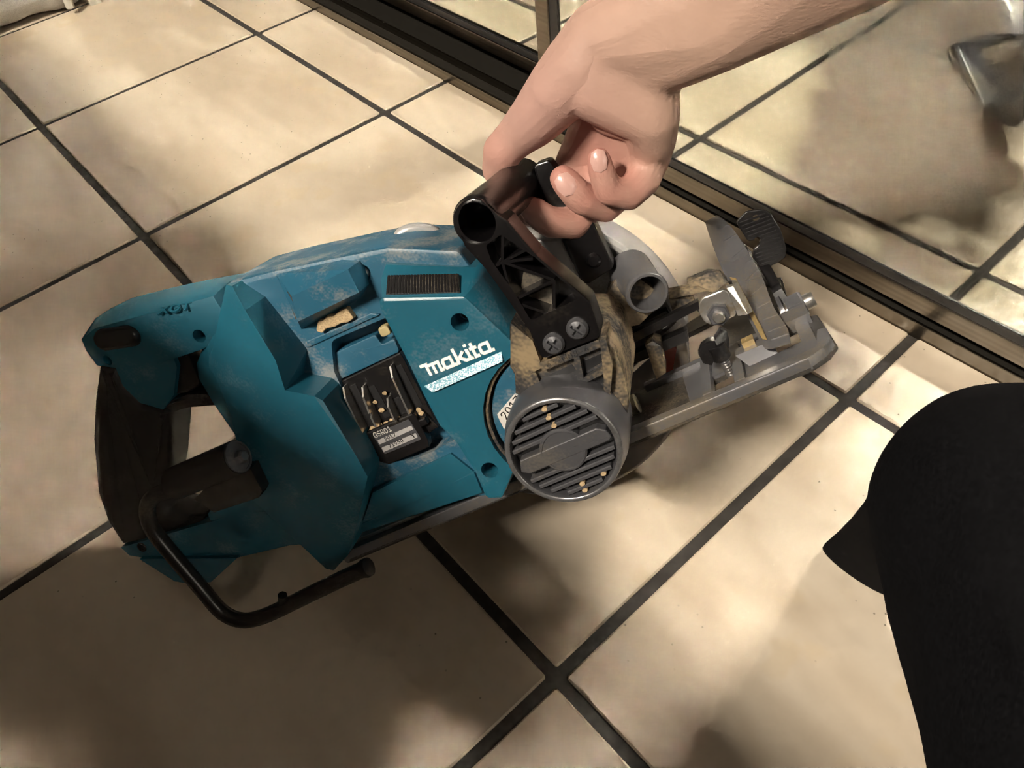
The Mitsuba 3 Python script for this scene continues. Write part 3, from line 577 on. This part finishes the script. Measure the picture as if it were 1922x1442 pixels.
QD = saw('bevel_quadrant', qm, 'm_base', S, 30, label='curved grey bevel quadrant with a ridged edge')
saw('upright', Manifold.batch_hull([Manifold.sphere(.005, 16).translate([-.018, .006, -.166]), Manifold.sphere(.005, 16).translate([-.018, .006, -.156]), Manifold.sphere(.0045, 16).translate([-.030, .054, -.168]), Manifold.sphere(.0045, 16).translate([-.034, .050, -.158])]), 'm_base', QD, 40, label='rounded upright at the far end of the quadrant')
rg = []
for k in range(3, 22, 2):
    R_, L_ = v[k * 4], v[k * 4 + 1]; up = np.cross(v[k * 4 + 4] - R_, L_ - R_); up /= np.linalg.norm(up); up *= np.sign(up[2])
    al = (v[k * 4 + 4] - R_) / np.linalg.norm(v[k * 4 + 4] - R_) * .0005
    rg.append(Manifold.hull_points(np.array([p + s_ * al + up * h for p in (R_ * .97 + L_ * .03, R_ * .03 + L_ * .97) for s_ in (-1, 1) for h in (-.0005, .0007)])))
for g_ in rg: saw('ridge', g_, 'm_base', QD, 20)
saw('scale_plate', hull(np.vstack([L3(*[(*(Lq[k] * .72 + L2[k] * .28), nq[k]) for k in (3, 6, 10, 14)]), L3(*[(*(Lq[k] * .3 + L2[k] * .7), nq[k] - .003) for k in (3, 6, 10, 14)])])), 'm_brass', QD, 20, label='yellowed worn inner face')
lv = [(1381, 417), (1401, 397), (1431, 393), (1448, 401), (1466, 432), (1476, 466), (1475, 484), (1456, 496), (1442, 502), (1430, 507), (1412, 484), (1414, 468), (1427, 458), (1423, 450), (1404, 454)]
lvm = cut(ps(lv, -.118, -.121, .0008, .003), pcyl(1421, 415, -.11, -.13, .0022), pcyl(1424, 456, -.11, -.13, .0020))
LV = saw('bevel_lever', lvm, 'm_black', S, 25, label='black ribbed clamping lever')
lpoly = shapely.Polygon(L(lv, -.1178)).buffer(-.0018); rr = []
a0, a1 = L([(1395, 425), (1462, 400)], -.1178); dd = (a1 - a0) / np.linalg.norm(a1 - a0); nn = np.array([dd[1], -dd[0]])
for k in range(-1, 14):
    c_ = a0 + nn * k * .0026; ln = shapely.LineString([c_ - dd * .05, c_ + dd * .07]).intersection(lpoly)
    for g_ in getattr(ln, 'geoms', [ln]):
        if g_.length > .004:
            q_ = np.array(g_.coords); rr.append(Manifold.hull_points(np.vstack([np.c_[q_ + s_ * nn * .0006, [z_, z_]] for s_ in (-1, 1) for z_ in (-.1185, -.1169)])))
for g_ in rr: saw('ridge', g_, 'm_black', LV, 20)
saw('lever_stem', union(hb([(1424, 500, -.118), (1444, 496, -.118), (1462, 530, -.105), (1446, 540, -.105)], -.123), hb([(1446, 540, -.105), (1462, 530, -.105), (1500, 596, -.085), (1492, 611, -.085), (1476, 606, -.086)], -.092)), 'm_black', LV, 25)
b0, b1 = L3((1466, 590, -.085))[0], L3((1528, 560, -.085))[0]; bd = (b1 - b0) / np.linalg.norm(b1 - b0)
NT = saw('clamp_bolt', lathe([(0, 0), (.0052, 0), (.0052, .019), (.0045, .0215), (0, .0215)], b0, bd, 24), 'm_steel', S, 40, label='end of the clamping bolt')
saw('nut', lathe([(0, .005), (.0082, .005), (.0088, .006), (.0088, .014), (.0078, .0155), (0, .0155)], b0, bd, 6), 'm_base', NT, 20, label='hexagonal nut')
saw('washer', lathe([(0, .001), (.0112, .001), (.0112, .0035), (0, .0035)], b0, bd, 28), 'm_cap', NT, 30)
brk = [(1364, 541), (1385, 593), (1336, 611), (1322, 605), (1312, 588), (1311, 570), (1320, 559)]
BR = saw('bracket', union(ps(brk, -.050, -.054, .0008, .004), hb([(1364, 541, -.050), (1376, 537, -.052), (1404, 590, -.05), (1385, 593, -.050)], -.056), hb([(1376, 537, -.052), (1384, 530, -.06), (1412, 585, -.058), (1404, 590, -.05)], -.064)), 'm_steel', S, 25, label='bent steel bracket holding the guard link')
c0 = L3((1348, 588, -.050))[0]
saw('nut', lathe([(0, 0), (.0068, 0), (.0068, .0045), (.006, .0055), (0, .0055)], c0, [0, 0, 1], 6), 'm_cap', BR, 20)
saw('bolt', lathe([(0, .005), (.0036, .005), (.0036, .0085), (.0028, .0095), (0, .0095)], c0, [0, 0, 1], 20), 'm_steel', BR, 35)
saw('guard_link', union(hb([(1254, 548, -.062), (1310, 538, -.062), (1330, 545, -.062), (1258, 562, -.062)], -.07), hb([(1290, 530, -.068), (1330, 512, -.070), (1352, 512, -.072), (1366, 530, -.066), (1340, 548, -.062), (1300, 545, -.062)], -.078), hb([(1256, 562, -.06), (1302, 562, -.06), (1306, 578, -.06), (1262, 585, -.06)], -.068)), 'm_housing', S, 25, label='dusty link between outlet and bracket')
WB = saw('wing_bolt', union(hb([(1316, 650, -.030), (1311, 665, -.030), (1320, 682, -.030), (1336, 686, -.030), (1346, 668, -.027), (1342, 640, -.028), (1330, 640, -.03)], -.036),
                            hb([(1342, 640, -.028), (1352, 618, -.032), (1364, 622, -.032), (1369, 640, -.032), (1367, 660, -.030), (1352, 668, -.027)], -.037)), 'm_black', S, 35, label='black plastic wing bolt')
w0 = L3((1350, 660, -.03))[0]; w0[1] = .004
saw('thread', lathe(np.vstack([[(0, 0)], [(.0026 + .0004 * (k % 2), .0009 * k) for k in range(18)], [(0, .0155)]]), w0, [0, 1, 0], 16), 'm_cap', WB, 30)
saw('stem', cyl(w0 + [0, .012, 0], w0 + [0, .021, 0], .0052, seg=20), 'm_black', WB)
saw('fence_clip', hb([(1392, 646, -.04), (1414, 636, -.04), (1420, 650, -.04), (1400, 662, -.04)], -.048), 'm_brass', S, 20, label='small brass nut on the base')
saw('cross_plate', hb([(1380, 668, -.035), (1448, 640, -.035), (1460, 664, -.03), (1410, 690, -.028)], -.045), 'm_base', S, 20)
# ------------------------------------------------------------------ the person: right arm with hand, and a bent leg
def skin_col(p, n, uv):
    return mix((1, 1, 1), (.90, .80, .78), smoothstep(.35, .75, fbm(p.x * 130, p.y * 130, p.z * 130, 3)) * .6)
scene['m_skin'] = {'type': 'twosided', 'bsdf': {'type': 'bumpmap', 'nested_texture': mikit.proc(lambda p, n, uv: fbm(p.x * 900, p.y * 900, p.z * 900, 2), 3e-4), 'scale': .00025,
    'bsdf': {'type': 'principled', 'base_color': {'type': 'mesh_attribute', 'name': 'vertex_color'}, 'roughness': .48, 'specular': .4}}}
mat('m_nail', (.50, .30, .26), .25, spec=.5)
mat('m_cloth', lambda p, n, uv: mix((.0022, .0022, .0026), (.0060, .0060, .0070), fbm(p.x * 700, p.y * 700, p.z * 700, 2)), .95, spec=.05, sheen=.03, bump=(lambda p, n, uv: fbm(p.x * 800, p.y * 800, p.z * 800, 2), .0004))
def HW(u, v, n): return W3((u, v, n * .6))[0]
def ball(u, v, n, r):
    m = Manifold.sphere(r, 24); return m.translate(HW(u, v, n).tolist())
def bone(*js): return Manifold.batch_hull([ball(*j) for j in js])
def chain(*js): return [bone(a, b) for a, b in zip(js, js[1:])]
WR = [(1132, 78, -.052, .0205), (1212, 122, -.050, .0175)]
MCPS = [(1220, 290, -.088, .0120), (1178, 298, -.108, .0120), (1132, 300, -.126, .0120), (1085, 292, -.140, .0120)]
F1 = [(1340, -14, -.02, .0250), (1360, 50, -.012, .0193)]
F2 = [(1585, -150, .03, .030), (1640, -106, .03, .0235)]
F3 = [(1950, -420, .09, .037), (2010, -350, .10, .031)]
parts = [bone((1097, 122, -.055, .0200), WR[0], (1049, 171, -.062, .0176)), bone(*WR, *F1), bone(*F1, *F2), bone(*F2, *F3),
         bone(*WR, (1222, 222, -.058, .0150), (1118, 160, -.056, .0185)),
         bone((1222, 222, -.058, .0150), (1226, 262, -.070, .0125), MCPS[0]), bone((1200, 190, -.066, .0150), (1222, 222, -.060, .0150), (1150, 205, -.075, .014)),
         bone((1170, 140, -.075, .013), (1140, 170, -.085, .013), *MCPS), bone(*MCPS)]
parts += chain((1097, 122, -.056, .0203), (1049, 172, -.064, .0178), (1006, 222, -.074, .0150), (968, 258, -.084, .0118), (943, 284, -.088, .0112), (936, 318, -.098, .0098), (948, 345, -.108, .0080))
FING = {'pinky': [MCPS[0], (1206, 338, -.074, .0098), (1180, 364, -.062, .0090), (1142, 358, -.048, .0078), (1131, 328, -.044, .0073), (1124, 300, -.043, .0062)],
        'ring': [MCPS[1], (1168, 354, -.094, .0104), (1136, 386, -.080, .0094), (1092, 374, -.060, .0088), (1074, 355, -.055, .0085), (1057, 336, -.054, .0074)],
        'middle': [MCPS[2], (1112, 376, -.112, .0104), (1078, 418, -.098, .0096), (1034, 418, -.080, .0090), (1014, 405, -.076, .0086), (1000, 394, -.076, .0076)],
        'index': [MCPS[3], (1052, 364, -.132, .0104), (1018, 402, -.120, .0096), (986, 396, -.102, .0088), (976, 384, -.097, .0084), (970, 374, -.095, .0076)]}
for fj in FING.values(): parts += chain(*fj)
# tendons and veins of the inner wrist, just under the skin
for a in ([(1165, 150, -.040, .0042), (1235, 110, -.036, .0042), (1345, 60, .001, .0034), (1480, 0, .034, .0034)], [(1130, 115, -.041, .0040), (1220, 76, -.034, .0040), (1340, 24, .001, .0032), (1450, -25, .026, .0034)],
          [(1180, 168, -.043, .0028), (1225, 145, -.041, .0028), (1300, 112, -.022, .0028)]):
    parts += chain(*a)
arm = Manifold.batch_boolean(parts, m3.OpType.Add)
am = tm(arm.refine_to_length(.0030)); am.merge_vertices()
trimesh.smoothing.filter_taubin(am, lamb=.55, nu=.56, iterations=26)
pv = np.asarray(am.vertices)
def proj(P):
    c = (P - CAM_C) @ CAM_R.T; return np.c_[961 + FOC * c[:, 0] / c[:, 2], 721 + FOC * c[:, 1] / c[:, 2]]
# fine folds across the inner wrist and the heel of the hand
def ridge_disp(P, a, b, depth, w):
    A, B = HW(*a), HW(*b); d = B - A; t = np.clip((P - A) @ d / (d @ d), 0, 1)
    r = np.linalg.norm(P - A - t[:, None] * d, axis=1); return depth * np.exp(-(r / w) ** 2)
nrm = np.array(am.vertex_normals); dsp = np.zeros(len(pv))
for a, b, q, w in [((1105, 160, -.036), (1170, 186, -.036), -.0024, .0022), ((1170, 186, -.036), (1255, 172, -.04), -.0032, .0024), ((1165, 172, -.033), (1240, 160, -.036), -.0009, .0016),
                   ((1120, 218, -.05), (1170, 240, -.045), -.0008, .0016), ((1150, 258, -.055), (1240, 268, -.06), -.0010, .0018), ((1140, 236, -.05), (1235, 250, -.05), -.0007, .0015), ((1225, 190, -.045), (1205, 250, -.05), -.0010, .0018), ((1240, 200, -.05), (1230, 250, -.055), -.0008, .0015)]:
    dsp += ridge_disp(pv, a, b, q, w)
for fj in FING.values():                                           # finger creases at the joints
    for k in (2, 3): dsp += ridge_disp(pv, (fj[k][0] - 12, fj[k][1], fj[k][2] + fj[k][3]), (fj[k][0] + 12, fj[k][1], fj[k][2] + fj[k][3]), -.0004, .0016)
am.vertices = pv + nrm * dsp[:, None]; pv = np.asarray(am.vertices)
tips = np.vstack([HW(*f_[k][:3]) for f_ in FING.values() for k in (2, 3, 5)] + [HW(943, 284, -.088), HW(940, 320, -.1)])
dt = np.min(np.linalg.norm(pv[:, None] - tips[None], axis=2), axis=1)
palm = np.linalg.norm(pv - HW(1120, 280, -.11), axis=1)
red = np.clip(np.exp(-(dt / .013) ** 2) * .8 + np.exp(-(palm / .035) ** 2) * .7, 0, 1)[:, None]
nz_ = meshkit.fbm(pv * 60, 3, 5)[:, None]
pink = np.clip(np.exp(-(np.linalg.norm(pv - HW(1030, 200, -.07), axis=1) / .05) ** 2), 0, 1)[:, None]
base = np.array([.46, .305, .235]); rosy = np.array([.44, .19, .155]); pinkc = np.array([.44, .265, .225])
colr = base * (1 - pink) + pinkc * pink; colr = colr * (1 - red) + rosy * red
colr = colr * (1 - .16 * (nz_ - .3))
PE = thing('person', 'person in black clothes crouching, right hand closed round the black front handle', 'person')
AR = obj('arm', trimesh.Trimesh(pv, am.faces, process=False), 'm_skin', PE, True, color=colr, label='bare right forearm and hand')
def nail(c, tipdir, r, w, l):
    """A curved nail plate on the finger end at c (u, v, n), its surface towards the camera."""
    C0 = HW(*c); z = CAM_C - C0; z /= np.linalg.norm(z); y = HW(*tipdir) - C0; y -= z * (y @ z); y /= np.linalg.norm(y); x_ = np.cross(y, z); P = []
    for s in np.linspace(-1, 1, 9):
        for t in np.linspace(-1, 1, 9):
            if (abs(s) ** 2.6 + abs(t) ** 2.6) > 1.02: continue
            P.append(C0 + x_ * s * w + y * t * l + z * (math.sqrt(max(r * r - (s * w) ** 2, 0)) - .0012 * t * t)); P.append(P[-1] - z * .0012)
    return hull(P)
obj('nail', nail((1124, 302, -.043), (1121, 280, -.043), .0078, .0046, .0062), 'm_nail', AR, 40, label='pale fingernail')
obj('nail', nail((1062, 346, -.054), (1048, 325, -.053), .0090, .0056, .0066), 'm_nail', AR, 40, label='pale fingernail')
# leg
def wball(u, v, d, r): return Manifold.sphere(r, 48).translate(at_dist(u, v, d).tolist())
knee, th1, th2 = wball(1907, 962, .43, .062), wball(2003, 1250, .40, .060), wball(2165, 1580, .37, .062)
shin = Manifold.sphere(.055, 32).translate([1.62, -.06, .07])
leg = union(Manifold.batch_hull([knee, th1]), Manifold.batch_hull([th1, th2]), Manifold.batch_hull([wball(1912, 968, .437, .052), Manifold.sphere(.045, 32).translate([1.175, -.085, .048])]), Manifold.batch_hull([knee, shin]), Manifold.batch_hull([shin, Manifold.sphere(.05, 32).translate([1.85, -.10, .055])]))
lm = tm(leg.refine_to_length(.006)); lm.merge_vertices(); trimesh.smoothing.filter_taubin(lm, lamb=.55, nu=.56, iterations=20)
lv_ = np.asarray(lm.vertices); ln_ = np.array(lm.vertex_normals)
dd_ = .010 * (meshkit.fbm(lv_ * [9, 9, 9], 3, 2) - .5) + .004 * (meshkit.fbm(lv_ * 30, 2, 7) - .5)
def crease(P, pts, depth, w):
    o = np.zeros(len(P)); Q = np.array([at_dist(*q) for q in pts])
    for A, B in zip(Q, Q[1:]):
        d = B - A; t = np.clip((P - A) @ d / (d @ d), 0, 1); o = np.maximum(o, np.exp(-(np.linalg.norm(P - A - t[:, None] * d, axis=1) / w) ** 2))
    return o * depth
dd_ += crease(lv_, [(1668, 1088, .40), (1700, 1092, .37), (1770, 1125, .345), (1850, 1160, .335)], -.005, .006) + crease(lv_, [(1700, 880, .37), (1770, 1010, .35), (1850, 1130, .34), (1930, 1260, .33)], .004, .006)
lm.vertices = lv_ + ln_ * dd_[:, None]
TR = obj('trousers', lm, 'm_cloth', PE, True, label='black cloth over the bent knee and thigh')
def ell(c, a, b, d, dd, k=28):
    """A ring through pixel ends a and b at distance d, dd deep."""
    A, B = at_dist(*a, d), at_dist(*b, d + .01); c0 = (A + B) / 2; e = (A - B) / 2; z = ray(*c) * dd
    return np.array([c0 + e * math.cos(t) + z * math.sin(t) for t in np.linspace(0, 2 * np.pi, k, endpoint=False)])
def fdist(u, v, z=0.0): r = ray(u, v); return (z - CAM_C[2]) / r[2]
def ellf(a, b, dd, z, k=28):
    A, B = at_dist(*a, fdist(*a, z)), at_dist(*b, fdist(*b, z)); c0 = (A + B) / 2; e = (A - B) / 2; q = np.array([.8, .55, 0]) * dd
    return np.array([c0 + .35 * q + e * math.cos(t) + q * math.sin(t) for t in np.linspace(0, 2 * np.pi, k, endpoint=False)])
rings = [ell((1760, 950), (1680, 850), (1800, 1100), .455, .03), ell((1690, 950), (1648, 880), (1712, 1116), .475, .03), ellf((1612, 962), (1690, 1112), .028, .050), ellf((1584, 986), (1678, 1120), .024, .030), ellf((1546, 1016), (1662, 1114), .014, .010), ellf((1541, 1024), (1658, 1118), .012, .004), ellf((1552, 1026), (1652, 1112), .009, .002)]
k_ = 28; vv = np.vstack(rings + [rings[0].mean(0)[None], rings[-1].mean(0)[None]]); ff = []
for s_ in range(len(rings) - 1):
    for i_ in range(k_):
        j_ = (i_ + 1) % k_; a_, b_ = s_ * k_, (s_ + 1) * k_; ff += [[a_ + i_, a_ + j_, b_ + j_], [a_ + i_, b_ + j_, b_ + i_]]
nn_ = len(rings) * k_
for i_ in range(k_): j_ = (i_ + 1) % k_; ff += [[j_, i_, nn_], [nn_ - k_ + i_, nn_ - k_ + j_, nn_ + 1]]
hm = trimesh.Trimesh(vv, ff, process=False)
if hm.volume < 0: hm.invert()
hm = hm.subdivide(); hm.merge_vertices()
obj('hem', hm, 'm_cloth', PE, True, label='loose black hem hanging beside the knee')
# ------------------------------------------------------------------ soft bag at the upper left
mat('m_mesh', lambda p, n, uv: mix((.30, .28, .25), (.55, .53, .49), smoothstep(.3, .6, noise(p.x * 1100, p.y * 1100, p.z * 1100)) * .35 + .4 * fbm(p.x * 14, p.y * 14, p.z * 14)), .85, bump=(lambda p, n, uv: noise(p.x * 1100, p.y * 1100, p.z * 1100), .0004))
mat('m_strap', (.50, .47, .40), .8)
bg = tm(Manifold.batch_hull([Manifold.sphere(r_, 32).translate([x_, y_, z_]) for x_, y_, z_, r_ in ((-.355, -.52, .052, .05), (-.365, -.145, .052, .05), (-.66, -.55, .052, .05), (-.66, -.13, .052, .05), (-.39, -.50, .22, .05), (-.40, -.17, .20, .05), (-.62, -.50, .22, .05), (-.62, -.17, .22, .05))]).refine_to_length(.02))
bg.merge_vertices(); bv = np.asarray(bg.vertices); bg.vertices = bv + np.array(bg.vertex_normals) * (.022 * (meshkit.fbm(bv * 12, 3, 9) - .5))[:, None]
bg.vertices[:, 2] = np.maximum(bg.vertices[:, 2], .003)
BG = obj('storage_bag', bg, 'm_mesh', None, True, label='pale grey woven storage bag standing on the tiles at the upper left', category='bag')
obj('strap', tube(spline([(-.302, -.168, .012), (-.306, -.165, .05), (-.33, -.165, .13), (-.38, -.165, .24)], 30), .007, 10), 'm_strap', BG, 50, label='cream edge strap')
obj('foot', hull([(x_, y_, z_) for x_ in (-.345, -.312) for y_ in (-.135, -.118) for z_ in (0, .022)] + [(-.33, -.126, .03)]), 'm_strap', BG, 30, label='small white foot')
